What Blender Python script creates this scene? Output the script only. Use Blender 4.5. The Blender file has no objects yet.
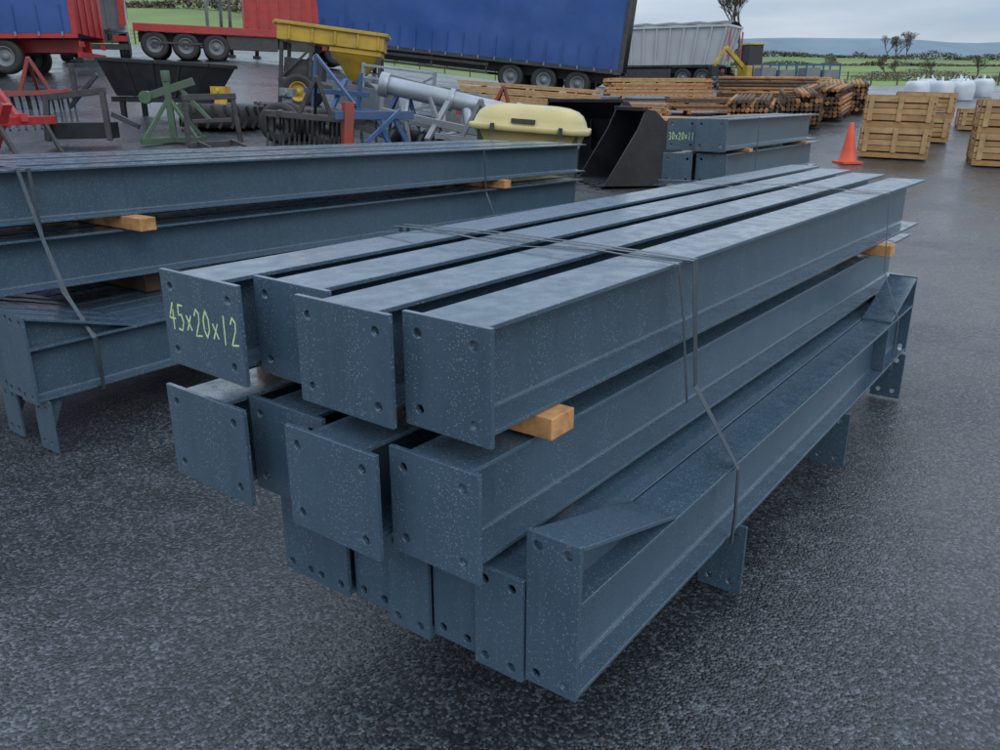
import bpy, bmesh, math, random
from mathutils import Vector, Matrix, noise
random.seed(7)
R=random.random
def U(a,b): return a+(b-a)*random.random()
sc=bpy.context.scene
sc.view_settings.view_transform='Standard'; sc.view_settings.look='None'; sc.view_settings.exposure=0
# ---------------- materials
def pmat(name,col,rough=.6,metal=0,var=.25,scale=6,bump=0,bscale=60,coat=0,grime=0,gcol=(.075,.065,.05,1)):
    m=bpy.data.materials.new(name); m.use_nodes=True
    nt=m.node_tree; N=nt.nodes; L=nt.links; b=N['Principled BSDF']
    tc=N.new('ShaderNodeTexCoord')
    n=N.new('ShaderNodeTexNoise'); n.inputs['Scale'].default_value=scale; n.inputs['Detail'].default_value=4; n.inputs['Roughness'].default_value=.65
    L.new(tc.outputs['Object'],n.inputs['Vector'])
    mr=N.new('ShaderNodeMapRange'); mr.inputs[1].default_value=.3; mr.inputs[2].default_value=.7
    mr.inputs[3].default_value=1-var; mr.inputs[4].default_value=1+var
    L.new(n.outputs['Fac'],mr.inputs[0])
    vm=N.new('ShaderNodeVectorMath'); vm.operation='SCALE'; vm.inputs[0].default_value=col[:3]
    L.new(mr.outputs[0],vm.inputs['Scale'])
    out=vm.outputs[0]
    if grime:
        n2=N.new('ShaderNodeTexNoise'); n2.inputs['Scale'].default_value=scale*.5; n2.inputs['Detail'].default_value=6; n2.inputs['Roughness'].default_value=.75
        L.new(tc.outputs['Object'],n2.inputs['Vector'])
        r2=N.new('ShaderNodeMapRange'); r2.inputs[1].default_value=.40; r2.inputs[2].default_value=.70; r2.inputs[4].default_value=grime
        L.new(n2.outputs['Fac'],r2.inputs[0])
        mx=N.new('ShaderNodeMix'); mx.data_type='RGBA'; mx.inputs[7].default_value=gcol
        L.new(r2.outputs[0],mx.inputs[0]); L.new(out,mx.inputs[6]); out=mx.outputs[2]
    L.new(out,b.inputs['Base Color'])
    rr=N.new('ShaderNodeMapRange'); rr.inputs[3].default_value=max(.03,rough-.12); rr.inputs[4].default_value=min(1,rough+.12)
    L.new(n.outputs['Fac'],rr.inputs[0]); L.new(rr.outputs[0],b.inputs['Roughness'])
    b.inputs['Metallic'].default_value=metal
    b.inputs['Coat Weight'].default_value=coat
    if bump:
        nb=N.new('ShaderNodeTexNoise'); nb.inputs['Scale'].default_value=bscale; nb.inputs['Detail'].default_value=2
        L.new(tc.outputs['Object'],nb.inputs['Vector'])
        bp=N.new('ShaderNodeBump'); bp.inputs['Strength'].default_value=.6; bp.inputs['Distance'].default_value=bump
        L.new(nb.outputs['Fac'],bp.inputs['Height']); L.new(bp.outputs[0],b.inputs['Normal'])
    return m
def steel_mat(name,col):
    m=bpy.data.materials.new(name); m.use_nodes=True
    nt=m.node_tree; N=nt.nodes; L=nt.links; b=N['Principled BSDF']
    def math_(op,a,bb=None,clamp=False):
        x=N.new('ShaderNodeMath'); x.operation=op; x.use_clamp=clamp
        for i,v in enumerate((a,bb)):
            if v is None: continue
            if isinstance(v,(int,float)): x.inputs[i].default_value=v
            else: L.new(v,x.inputs[i])
        return x.outputs[0]
    def mpr(x,a,b_,c,d):
        r=N.new('ShaderNodeMapRange');r.inputs[1].default_value=a;r.inputs[2].default_value=b_;r.inputs[3].default_value=c;r.inputs[4].default_value=d
        L.new(x,r.inputs[0]);return r.outputs[0]
    tc=N.new('ShaderNodeTexCoord'); P=tc.outputs['Object']
    geo=N.new('ShaderNodeNewGeometry'); sx=N.new('ShaderNodeSeparateXYZ'); L.new(geo.outputs['Normal'],sx.inputs[0])
    up=math_('GREATER_THAN',sx.outputs[2],.7)
    def noi(sc_,d=3,vec=P,r=.6):
        n=N.new('ShaderNodeTexNoise'); n.inputs['Scale'].default_value=sc_; n.inputs['Detail'].default_value=d; n.inputs['Roughness'].default_value=r
        L.new(vec,n.inputs['Vector']); return n.outputs['Fac']
    big=noi(5,4)
    mp=N.new('ShaderNodeMapping'); mp.inputs['Scale'].default_value=(40,40,2.5); L.new(P,mp.inputs[0])
    streak=noi(1,3,mp.outputs[0])
    def glint_drops(scale,thr,rad):
        v=N.new('ShaderNodeTexVoronoi'); v.inputs['Scale'].default_value=scale; L.new(P,v.inputs['Vector'])
        s=N.new('ShaderNodeSeparateColor'); L.new(v.outputs['Color'],s.inputs[0])
        k=math_('GREATER_THAN',s.outputs[0],thr)
        q=math_('DIVIDE',v.outputs['Distance'],math_('MULTIPLY',s.outputs[1],rad)); q=math_('MULTIPLY',q,q); q=math_('SUBTRACT',1,q,True)
        return math_('MULTIPLY',q,k)
    d=glint_drops(200,.50,.60)
    pud=noi(16,5)
    oi=N.new('ShaderNodeObjectInfo')
    v1=math_('ADD',math_('MULTIPLY',big,.4),math_('MULTIPLY',streak,.35)); v1=math_('ADD',v1,math_('ADD',.56,math_('MULTIPLY',oi.outputs['Random'],.12)))
    vm=N.new('ShaderNodeVectorMath'); vm.operation='SCALE'; vm.inputs[0].default_value=col; L.new(v1,vm.inputs['Scale'])
    mx=N.new('ShaderNodeMix'); mx.data_type='RGBA'; L.new(vm.outputs[0],mx.inputs[6]); mx.inputs[7].default_value=(.40,.47,.53,1)  # raindrop glints put into the base colour as pale specks; bump shares the mask
    L.new(math_('MULTIPLY',d,.36),mx.inputs[0])
    L.new(mx.outputs[2],b.inputs['Base Color'])
    topr=mpr(pud,.35,.65,.14,.36)
    side=math_('ADD',math_('MULTIPLY',streak,.2),.24)
    rm=N.new('ShaderNodeMix'); L.new(up,rm.inputs[0]); L.new(side,rm.inputs[2]); L.new(topr,rm.inputs[3])
    L.new(rm.outputs[0],b.inputs['Roughness'])
    b.inputs['IOR'].default_value=1.5
    cw=N.new('ShaderNodeMix'); L.new(up,cw.inputs[0]); cw.inputs[2].default_value=.1; L.new(mpr(pud,.38,.62,.6,.25),cw.inputs[3])
    L.new(cw.outputs[0],b.inputs['Coat Weight']); b.inputs['Coat Roughness'].default_value=.14
    h=math_('ADD',d,math_('MULTIPLY',noi(34,3),.7))
    bp=N.new('ShaderNodeBump'); bp.inputs['Strength'].default_value=.5; bp.inputs['Distance'].default_value=.0016
    L.new(h,bp.inputs['Height']); L.new(bp.outputs[0],b.inputs['Normal'])
    return m
STEEL=steel_mat('slate_blue_painted_steel',(.054,.095,.134))
STEEL2=steel_mat('slate_blue_painted_steel_far',(.064,.100,.132))
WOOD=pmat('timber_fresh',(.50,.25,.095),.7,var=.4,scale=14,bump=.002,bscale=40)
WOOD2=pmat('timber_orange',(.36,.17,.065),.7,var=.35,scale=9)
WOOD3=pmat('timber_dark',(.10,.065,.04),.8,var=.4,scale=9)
WOODP=pmat('crate_timber',(.42,.235,.09),.75,var=.35,scale=7,grime=.45)
WOODP2=pmat('crate_timber_pale',(.50,.31,.14),.75,var=.35,scale=7,grime=.4)
BLACK=pmat('black_steel',(.012,.013,.016),.35,var=.4,scale=5,bump=.003,bscale=25)
RUB=pmat('tyre_rubber',(.022,.022,.022),.65,var=.3,bump=.004,bscale=30)
YEL=pmat('yellow_paint',(.58,.37,.03),.4,var=.2,grime=.75)
YELP=pmat('pale_yellow_fibreglass',(.56,.46,.19),.35,var=.15,grime=.4)
BLUEC=pmat('blue_curtain',(.018,.075,.27),.35,var=.18,scale=.9,bump=.01,bscale=3,grime=.2)
BLUEP=pmat('blue_paint',(.03,.10,.26),.4,var=.25,grime=.75)
REDP=pmat('red_paint',(.44,.025,.025),.4,var=.25,grime=.5)
REDD=pmat('red_paint_worn',(.34,.04,.03),.45,var=.3,grime=.85)
GRNP=pmat('green_paint',(.06,.13,.075),.5,var=.3,grime=.85)
GREY=pmat('grey_paint',(.20,.22,.24),.45,var=.25,grime=.55)
LGREY=pmat('pale_grey_body',(.52,.54,.55),.45,var=.15,scale=2,grime=.3)
DGREY=pmat('dark_chassis',(.035,.037,.042),.5,var=.4,grime=.5)
GALV=pmat('galvanised',(.36,.40,.44),.4,metal=.4,var=.25,grime=.4)
WHITE=pmat('white_bag',(.58,.62,.66),.8,var=.15,scale=3,bump=.02,bscale=5,grime=.25)
WPAINT=pmat('white_paint',(.65,.66,.66),.4,var=.1,grime=.4)
ORG=pmat('orange_cone_plastic',(.72,.085,.035),.5,var=.15,grime=.25)
GLASS=pmat('dark_glass',(.02,.025,.03),.08,var=.1)
STRAP=pmat('steel_strapping',(.06,.075,.085),.3,metal=.3,var=.3)
CHALK=pmat('chalk_marker',(.60,.74,.36),.8,var=.25,scale=60)
BARK=pmat('bark',(.085,.07,.055),.9,var=.3)
TARP=pmat('grey_sheet',(.10,.11,.12),.4,var=.3,bump=.01,bscale=6,grime=.4)
# ---------------- mesh builder
class MB:
    def __init__(s): s.v=[];s.f=[];s.m=[];s.s=[]
    def add(s,vs,fs,m=0,M=None,smooth=False):
        b=len(s.v)
        for p in vs:
            p=Vector(p)
            if M is not None: p=M@p
            s.v.append(p[:])
        for f in fs: s.f.append([i+b for i in f]); s.m.append(m); s.s.append(smooth)
    def hexa(s,P,m=0,M=None):
        s.add(P,[(0,3,2,1),(4,5,6,7),(0,1,5,4),(1,2,6,5),(2,3,7,6),(3,0,4,7)],m,M)
    def box(s,lo,hi,m=0,M=None):
        a,b,c=lo;d,e,f=hi
        s.hexa([(a,b,c),(d,b,c),(d,e,c),(a,e,c),(a,b,f),(d,b,f),(d,e,f),(a,e,f)],m,M)
    def prism(s,poly,x0,x1,m=0,M=None,smooth=False):
        n=len(poly)
        vs=[(x0,p[0],p[1]) for p in poly]+[(x1,p[0],p[1]) for p in poly]
        fs=[list(range(n))[::-1],list(range(n,2*n))]+[(i,(i+1)%n,n+(i+1)%n,n+i) for i in range(n)]
        s.add(vs,fs,m,M,smooth)
    def cyl(s,p0,p1,r0,r1=None,n=12,m=0,M=None,caps=True,smooth=True):
        if r1 is None: r1=r0
        p0=Vector(p0);p1=Vector(p1);d=(p1-p0)
        if d.length<1e-6: return
        d.normalize(); a=d.orthogonal().normalized(); b=d.cross(a)
        vs=[];fs=[]
        for p,r in((p0,r0),(p1,r1)):
            for i in range(n):
                t=2*math.pi*i/n; vs.append(p+a*(r*math.cos(t))+b*(r*math.sin(t)))
        fs=[(i,(i+1)%n,n+(i+1)%n,n+i) for i in range(n)]
        s.add(vs,fs,m,M,smooth)
        if caps:
            s.add(vs[:n],[list(range(n))],m,M); s.add(vs[n:],[list(range(n))],m,M)
    def bar(s,p0,p1,w,h=None,m=0,M=None):
        h=h or w
        p0=Vector(p0);p1=Vector(p1);d=(p1-p0).normalized()
        up=Vector((0,0,1)) if abs(d.z)<.95 else Vector((0,1,0))
        a=d.cross(up).normalized()*w/2; b=a.cross(d).normalized()*h/2
        s.hexa([p0-a-b,p0+a-b,p0+a+b,p0-a+b,p1-a-b,p1+a-b,p1+a+b,p1-a+b],m,M)
    def lathe(s,prof,n=28,m=0,M=None,smooth=True):
        vs=[];k=len(prof)
        for i in range(n):
            t=2*math.pi*i/n
            for r,h in prof: vs.append((r*math.cos(t),r*math.sin(t),h))
        fs=[(i*k+j,((i+1)%n)*k+j,((i+1)%n)*k+j+1,i*k+j+1) for i in range(n) for j in range(k-1)]
        s.add(vs,fs,m,M,smooth)
    def wheel(s,c,r=.5,w=.3,mt=0,mr=1,M=None,flat=False):
        T=Matrix.Translation(c)
        if not flat: T=T@Matrix.Rotation(math.pi/2,4,'X')
        if M is not None: T=M@T
        h=w/2
        s.lathe([(r*.56,-h*.8),(r*.8,-h),(r*.95,-h*.85),(r,-h*.5),(r,h*.5),(r*.95,h*.85),(r*.8,h),(r*.56,h*.8)],28,mt,T)
        s.lathe([(.001,-h*.3),(r*.2,-h*.35),(r*.22,-h*.2),(r*.45,-h*.1),(r*.5,-h*.75),(r*.57,-h*.8),(r*.57,h*.8),(r*.5,h*.75),(r*.45,h*.1),(r*.22,h*.2),(r*.2,h*.5),(.001,h*.55)],28,mr,T)
    def fin(s,name,mats,parent=None,bevel=0,matrix=None,weld=True,autos=False):
        me=bpy.data.meshes.new(name); me.from_pydata(s.v,[],s.f)
        for m in (mats if isinstance(mats,(list,tuple)) else [mats]): me.materials.append(m)
        me.polygons.foreach_set('material_index',s.m); me.polygons.foreach_set('use_smooth',s.s)
        bm=bmesh.new(); bm.from_mesh(me)
        if weld: bmesh.ops.remove_doubles(bm,verts=bm.verts,dist=1e-5)
        bmesh.ops.recalc_face_normals(bm,faces=bm.faces); bm.to_mesh(me); bm.free()
        o=bpy.data.objects.new(name,me); sc.collection.objects.link(o)
        if parent: o.parent=parent
        if matrix is not None: o.matrix_world=matrix
        if bevel:
            b=o.modifiers.new('bevel','BEVEL'); b.width=bevel; b.segments=2; b.limit_method='ANGLE'; b.angle_limit=math.radians(40)
        return o
def plate(mb,x0,x1,y0,y1,z0,z1,holes=True,e=.045,r=.012,m=0,M=None,hl=None):
    c=r*1.7
    if hl is None: hl=[(y0+e,z0+e),(y1-e,z0+e),(y0+e,z1-e),(y1-e,z1-e)] if holes else []
    ys=sorted(set([y0,y1]+[round(h[0]+k*c,6) for h in hl for k in(-1,1)])); zs=sorted(set([z0,z1]+[round(h[1]+k*c,6) for h in hl for k in(-1,1)]))
    for i in range(len(ys)-1):
        for j in range(len(zs)-1):
            a,b,p,q=ys[i],ys[i+1],zs[j],zs[j+1]; cy,cz=(a+b)/2,(p+q)/2
            hole=any(abs(h[0]-cy)<1e-4 and abs(h[1]-cz)<1e-4 for h in hl)
            if not hole:
                for x in(x0,x1): mb.add([(x,a,p),(x,b,p),(x,b,q),(x,a,q)],[(0,1,2,3)],m,M)
            else:
                cor=[(b,q),(a,q),(a,p),(b,p)]
                arc=[(cy+r*math.cos(math.radians(22.5*t)),cz+r*math.sin(math.radians(22.5*t))) for t in range(16)]
                for x in(x0,x1):
                    vs=[(x,)+u for u in cor]+[(x,)+u for u in arc]; fs=[]
                    for k in range(4):
                        for t in range(4): fs.append((k,4+(4*k+t)%16,4+(4*k+t+1)%16))
                        fs.append((k,4+(4*k+4)%16,(k+1)%4))
                    mb.add(vs,fs,m,M)
                vs=[(x0,)+u for u in arc]+[(x1,)+u for u in arc]
                mb.add(vs,[(t,(t+1)%16,16+(t+1)%16,16+t) for t in range(16)],m,M)
    for a,b in zip(ys,ys[1:]):
        for z in(z0,z1): mb.add([(x0,a,z),(x0,b,z),(x1,b,z),(x1,a,z)],[(0,1,2,3)],m,M)
    for a,b in zip(zs,zs[1:]):
        for y in(y0,y1): mb.add([(x0,y,a),(x0,y,b),(x1,y,b),(x1,y,a)],[(0,1,2,3)],m,M)
def ipoly(yc,z0,h,b,tf=.012,tw=.009,r=.011):
    B=b/2;t=tw/2;zt=z0+h
    return [(yc-B,z0),(yc+B,z0),(yc+B,z0+tf),(yc+t+r,z0+tf),(yc+t+r*.3,z0+tf+r*.3),(yc+t,z0+tf+r),(yc+t,zt-tf-r),(yc+t+r*.3,zt-tf-r*.3),(yc+t+r,zt-tf),(yc+B,zt-tf),
            (yc+B,zt),(yc-B,zt),(yc-B,zt-tf),(yc-t-r,zt-tf),(yc-t-r*.3,zt-tf-r*.3),(yc-t,zt-tf-r),(yc-t,z0+tf+r),(yc-t-r*.3,z0+tf+r*.3),(yc-t-r,z0+tf),(yc-B,z0+tf)]
def empty(name,M):
    e=bpy.data.objects.new(name,None); e.empty_display_size=.3; sc.collection.objects.link(e); e.matrix_world=M; return e
# ---------------- terrain
FL=[(-100,0),(5,0),(14,.85),(33,2.8),(50,3.9),(80,6),(220,30),(400,38),(900,45),(3000,60)]
FR=[(-100,0),(7,0),(16,.35),(30,1.4),(47,2.0),(80,2.4),(250,11.2),(400,14),(1000,22),(3000,32)]
def li(T,y):
    for (a,b),(c,d) in zip(T,T[1:]):
        if y<=c: return b+(d-b)*(y-a)/(c-a)
    return T[-1][1]
def g(x,y):
    r=max(2.0,y*.12); ks=(-1,-.5,0,.5,1)
    fl=sum(li(FL,y+k*r*.6) for k in ks)/5; fr=sum(li(FR,y+k*r*.6) for k in ks)/5
    t=x/max(y,3.0); w=min(1,max(0,(t+.35)/.45)); w=w*w*(3-2*w)
    return fl*(1-w)+fr*w
def grid(name,xs,ys,hf,mat):
    n=len(xs); v=[(x,y,hf(x,y)) for y in ys for x in xs]
    f=[(j*n+i,j*n+i+1,(j+1)*n+i+1,(j+1)*n+i) for j in range(len(ys)-1) for i in range(n-1)]
    me=bpy.data.meshes.new(name); me.from_pydata(v,[],f); me.materials.append(mat)
    me.polygons.foreach_set('use_smooth',[True]*len(f))
    o=bpy.data.objects.new(name,me); sc.collection.objects.link(o); return o
def asphalt():
    m=bpy.data.materials.new('wet_asphalt'); m.use_nodes=True
    nt=m.node_tree;N=nt.nodes;L=nt.links;b=N['Principled BSDF']
    tc=N.new('ShaderNodeTexCoord');P=tc.outputs['Object']
    def noi(s,d=4,r=.6):
        n=N.new('ShaderNodeTexNoise');n.inputs['Scale'].default_value=s;n.inputs['Detail'].default_value=d;n.inputs['Roughness'].default_value=r
        L.new(P,n.inputs['Vector']);return n.outputs['Fac']
    def mp(x,a,b_,c,d):
        r=N.new('ShaderNodeMapRange');r.inputs[1].default_value=a;r.inputs[2].default_value=b_;r.inputs[3].default_value=c;r.inputs[4].default_value=d
        L.new(x,r.inputs[0]);return r.outputs[0]
    def mt(op,a,c):
        x=N.new('ShaderNodeMath');x.operation=op
        for i,v in enumerate((a,c)):
            if isinstance(v,(int,float)): x.inputs[i].default_value=v
            else: L.new(v,x.inputs[i])
        return x.outputs[0]
    v=N.new('ShaderNodeTexVoronoi');v.inputs['Scale'].default_value=105;L.new(P,v.inputs['Vector'])
    sep=N.new('ShaderNodeSeparateColor');L.new(v.outputs['Color'],sep.inputs[0])
    big=noi(.55,5,.62); mid=noi(5,4)
    spk=mt('POWER',sep.outputs[0],3.0)
    base=mt('MULTIPLY',mp(spk,0,1,.5,3.0),mp(big,.3,.7,.75,1.3))
    base=mt('MULTIPLY',base,mp(mid,.3,.7,.7,1.3))
    vm=N.new('ShaderNodeVectorMath');vm.operation='SCALE';vm.inputs[0].default_value=(.040,.045,.051);L.new(base,vm.inputs['Scale'])
    L.new(vm.outputs[0],b.inputs['Base Color'])
    wet=mp(big,.38,.62,.16,.40)
    L.new(mt('MULTIPLY',wet,mp(mid,.3,.7,.8,1.25)),b.inputs['Roughness'])
    b.inputs['IOR'].default_value=1.5
    L.new(mt('MULTIPLY',mp(big,.40,.60,.34,.06),mp(mid,.35,.65,1.3,.5)),b.inputs['Coat Weight']); b.inputs['Coat Roughness'].default_value=.22; b.inputs['Coat IOR'].default_value=1.33
    h=mt('ADD',mt('MULTIPLY',v.outputs['Distance'],-1.0),mt('MULTIPLY',sep.outputs[1],.7))
    bp=N.new('ShaderNodeBump');bp.inputs['Distance'].default_value=.0048
    L.new(mp(big,.38,.62,.55,.85),bp.inputs['Strength'])
    L.new(h,bp.inputs['Height']);L.new(bp.outputs[0],b.inputs['Normal'])
    return m
grid('asphalt_yard',[-62+i*1.25 for i in range(104)],[-12+j*1.0 for j in range(86)],g,asphalt())
GRASS=pmat('grass_field',(.13,.20,.05),.9,var=.4,scale=.04,bump=.1,bscale=2,grime=.35,gcol=(.16,.15,.06,1))
def ax(lo,hi,base,gr):
    out=[0];x=0;st=base
    while x<hi: x+=st; st*=gr; out.append(x)
    neg=[];x=0;st=base
    while x<-lo: x+=st; st*=gr; neg.append(-x)
    return neg[::-1]+out
def gh(x,y):
    k=min(1,max(0,(y-62)/8)); 
    z=g(x,y)-.4*(1-k)-.02
    if y>74: z+=.02*min(10,y-74)
    if y>120: z+=noise.noise(Vector((x*.008,y*.008,3)))*min(4,(y-120)*.016)
    return z
grid('grass_field',ax(-1500,1500,3,1.06),[-60,-30,-12]+[i*3 for i in range(-3,34)]+[99+12*i for i in range(1,28)]+[460,560,700,900,1200,1600,2200],gh,GRASS)
HILL=pmat('distant_hill_haze_tint',(.15,.21,.26),1,var=.2,scale=.004)  # blue distance haze put into the hills' base colour
def hh(x,y):
    k=math.exp(-((y-2000)/330)**2)
    return -10+k*(132+50*noise.noise(Vector((x*.0014,0,1)))+14*noise.noise(Vector((x*.005,.5,2))))
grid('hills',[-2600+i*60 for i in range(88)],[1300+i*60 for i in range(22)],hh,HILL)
# ---------------- main piles frame
A=math.radians(53.6)
def frame(c): 
    Rz=Matrix.Rotation(A,4,'Z'); return Rz@Matrix.Translation(c)
def strap(name,parent,c,path,s0,s1=None,w=.018,th=.0012,mat=STRAP):
    mb=MB(); s1=s0 if s1 is None else s1; n=len(path)-1
    for i,(a,b) in enumerate(zip(path,path[1:])):
        fa=s0+(s1-s0)*i/n; fb=s0+(s1-s0)*(i+1)/n
        d=Vector((b[0]-a[0],b[1]-a[1])).normalized(); nn=Vector((-d.y,d.x))*th
        P=[]
        for (p,f) in((a,fa),(b,fb)):
            for sx,k in((-w/2,0),(w/2,0),(w/2,1),(-w/2,1)):
                P.append(Vector((f+sx,p[0]+nn.x*k,p[1]+nn.y*k))-Vector(c))
        mb.hexa(P)
    return mb.fin(name,mat,parent)
def beam(name,parent,c,s0,s1,yc,z0,h=.255,b=.168,p0=None,p1=None,yaw=0,tilt=0,mat=STEEL,hauA=0,hauB=0,stiff=(),tp=.014,cleats=()):
    mb=MB()
    M=Matrix.Translation(-Vector(c))@Matrix.Translation((s0,yc,z0))@Matrix.Rotation(math.radians(yaw),4,'Z')@Matrix.Rotation(math.radians(tilt),4,'Y')@Matrix.Translation((-s0,-yc,-z0))
    a=s0+(tp-.001 if p0 else 0); e=s1-(tp-.001 if p1 else 0)
    mb.prism(ipoly(yc,z0,h,b),a,e,0,M)
    if p0: plate(mb,s0,s0+tp,p0[0],p0[1],p0[2],p0[3],M=M,e=min(.045,(p0[1]-p0[0])*.22))
    if p1: plate(mb,s1-tp,s1,p1[0],p1[1],p1[2],p1[3],M=M,e=min(.045,(p1[1]-p1[0])*.22))
    zt=z0+h
    if hauA:
        L_=.50; 
        mb.hexa([(s0+tp,yc-b/2,zt+hauA-.012),(s0+L_,yc-b/2,zt+.001),(s0+L_,yc+b/2,zt+.001),(s0+tp,yc+b/2,zt+hauA-.012),
                 (s0+tp,yc-b/2,zt+hauA),(s0+L_,yc-b/2,zt+.013),(s0+L_,yc+b/2,zt+.013),(s0+tp,yc+b/2,zt+hauA)],0,M)
        mb.add([(s0+tp,yc-.005,zt),(s0+L_,yc-.005,zt),(s0+tp,yc-.005,zt+hauA-.012),(s0+tp,yc+.005,zt),(s0+L_,yc+.005,zt),(s0+tp,yc+.005,zt+hauA-.012)],[(0,1,2),(3,5,4)],0,M)
    if hauB:
        L_=.50
        mb.hexa([(s1-L_,yc-b/2,zt+.001),(s1-tp,yc-b/2,zt+hauB-.012),(s1-tp,yc+b/2,zt+hauB-.012),(s1-L_,yc+b/2,zt+.001),
                 (s1-L_,yc-b/2,zt+.013),(s1-tp,yc-b/2,zt+hauB),(s1-tp,yc+b/2,zt+hauB),(s1-L_,yc+b/2,zt+.013)],0,M)
        mb.add([(s1-tp,yc-.005,zt),(s1-L_,yc-.005,zt),(s1-tp,yc-.005,zt+hauB-.012),(s1-tp,yc+.005,zt),(s1-L_,yc+.005,zt),(s1-tp,yc+.005,zt+hauB-.012)],[(0,1,2),(3,5,4)],0,M)
    for st in stiff:
        for sd in(-1,1):
            y0,y1=sorted((yc+sd*.006,yc+sd*(b/2-.004)))
            mb.box((st,y0,z0+.0125),(st+.01,y1,zt-.0125),0,M)
    for cs in cleats:
        plate(mb,cs,cs+.012,yc-b/2-.022,yc+b/2-.01,z0-.257,z0-.001,M=M,e=.04)
        mb.hexa([(cs+.013,yc-.02,z0-.22),(cs+.10,yc-.02,z0-.03),(cs+.10,yc-.01,z0-.03),(cs+.013,yc-.01,z0-.22),
                 (cs+.013,yc-.02,z0-.001),(cs+.14,yc-.02,z0-.001),(cs+.14,yc-.01,z0-.001),(cs+.013,yc-.01,z0-.001)],0,M)
    return mb.fin(name,mat,parent,bevel=.0018)
# main pile
c=(3.2,1.45,0)
E=empty('steel_beam_stack',frame(c))
Z1=.886
for nm,s0,s1,pl,pr,yaw in(('column_1',1.29,5.32,.972,1.225,-1.6),('column_2',1.25,5.55,1.22,1.54,-1.7),('column_3',1.33,5.75,1.50,1.80,-1.9),('column_4',1.235,5.95,1.725,2.085,-2.1)):
    beam(nm,E,c,s0,s1,(pl+pr)/2+(.03 if nm=='column_4' else 0),Z1,p0=(pl,pr,Z1-.008,Z1+.262),p1=None,yaw=yaw,b=.19)
Z2=.560
for nm,s0,s1,pl,pr,yaw in(('column_5',1.26,5.40,.985,1.255,-1.2),('column_6',1.20,5.5,1.235,1.555,-1.2),('column_7',1.28,5.6,1.5,1.8,-1.3),('column_8',1.20,5.75,1.71,2.065,-1.3)):
    beam(nm,E,c,s0,s1,(pl+pr)/2+(.03 if nm=='column_8' else 0),Z2,p0=(pl,pr,Z2-.010,Z2+.266),p1=(pl,pr,Z2-.006,Z2+.262) if nm!='column_5' else None,yaw=yaw,b=.19)
Z3=.268
for i in range(7):
    y0=.782+i*.1465; s0=1.355+[0,-.008,.006,-.008,.010,-.014,.004][i]
    top=Z3+.405 if i==0 else Z3+.278-.01*(i%2)
    bot=Z3-.004-[0,.010,0,.018,.004,.0,.016][i]
    beam('rafter_%d'%(i+1),E,c,s0,4.82,y0+.071,Z3,p0=(y0,y0+.1425,bot,top),p1=(y0,y0+.140,Z3-.01,Z3+(.41 if i==0 else .28)),b=.140,
         hauA=.145 if i==0 else 0,hauB=.15 if i==0 else 0,yaw=-.25,stiff=(4.30,) if i<3 else (),cleats=(2.38,3.62,4.72) if i in(0,2,4,6) else ())
def block(name,parent,c,s0,s1,y0,y1,z0,z1,mat=WOOD):
    mb=MB(); mb.box(Vector((s0,y0,z0))-Vector(c),Vector((s1,y1,z1))-Vector(c)); return mb.fin(name,mat,parent,bevel=.003)
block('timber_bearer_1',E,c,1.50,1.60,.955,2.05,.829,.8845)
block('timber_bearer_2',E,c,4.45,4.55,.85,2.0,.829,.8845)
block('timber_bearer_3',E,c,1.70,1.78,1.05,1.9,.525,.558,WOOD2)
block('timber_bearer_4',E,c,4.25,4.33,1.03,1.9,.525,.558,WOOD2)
zt=Z1+.257
def hull(z0b,r1,r3):
    return [(2.12,zt),(1.7,zt+.012),(1.3,zt+.010),(r1,zt+.002),(r1-.012,Z1+.1),(r1-.03,Z2+.2),(r3,Z3+.256),(r3-.004,Z3+.1),(r3,z0b),(1.3,z0b-.004),(1.79,z0b),(2.0,Z2),(2.1,Z1),(2.12,zt)]
strap('strap_1',E,c,hull(Z3-.003,.952,.764),2.27,2.25)
strap('strap_2',E,c,hull(Z3-.005,.948,.760),2.22,2.29)
strap('strap_3',E,c,hull(Z3-.003,.885,.755),4.40,4.42)
strap('strap_4',E,c,[(2.05,zt+.004),(1.75,zt+.03),(1.5,zt+.008),(1.2,zt+.022),(.955,zt+.004),(.94,Z1+.1),(.92,Z2+.16)],2.05,2.20,w=.014)
strap('strap_5',E,c,[(2.0,zt+.003),(1.8,zt+.018),(1.6,zt+.004),(1.35,zt+.03),(1.1,zt+.006),(.90,zt+.004)],4.1,4.5,w=.014)
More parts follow.
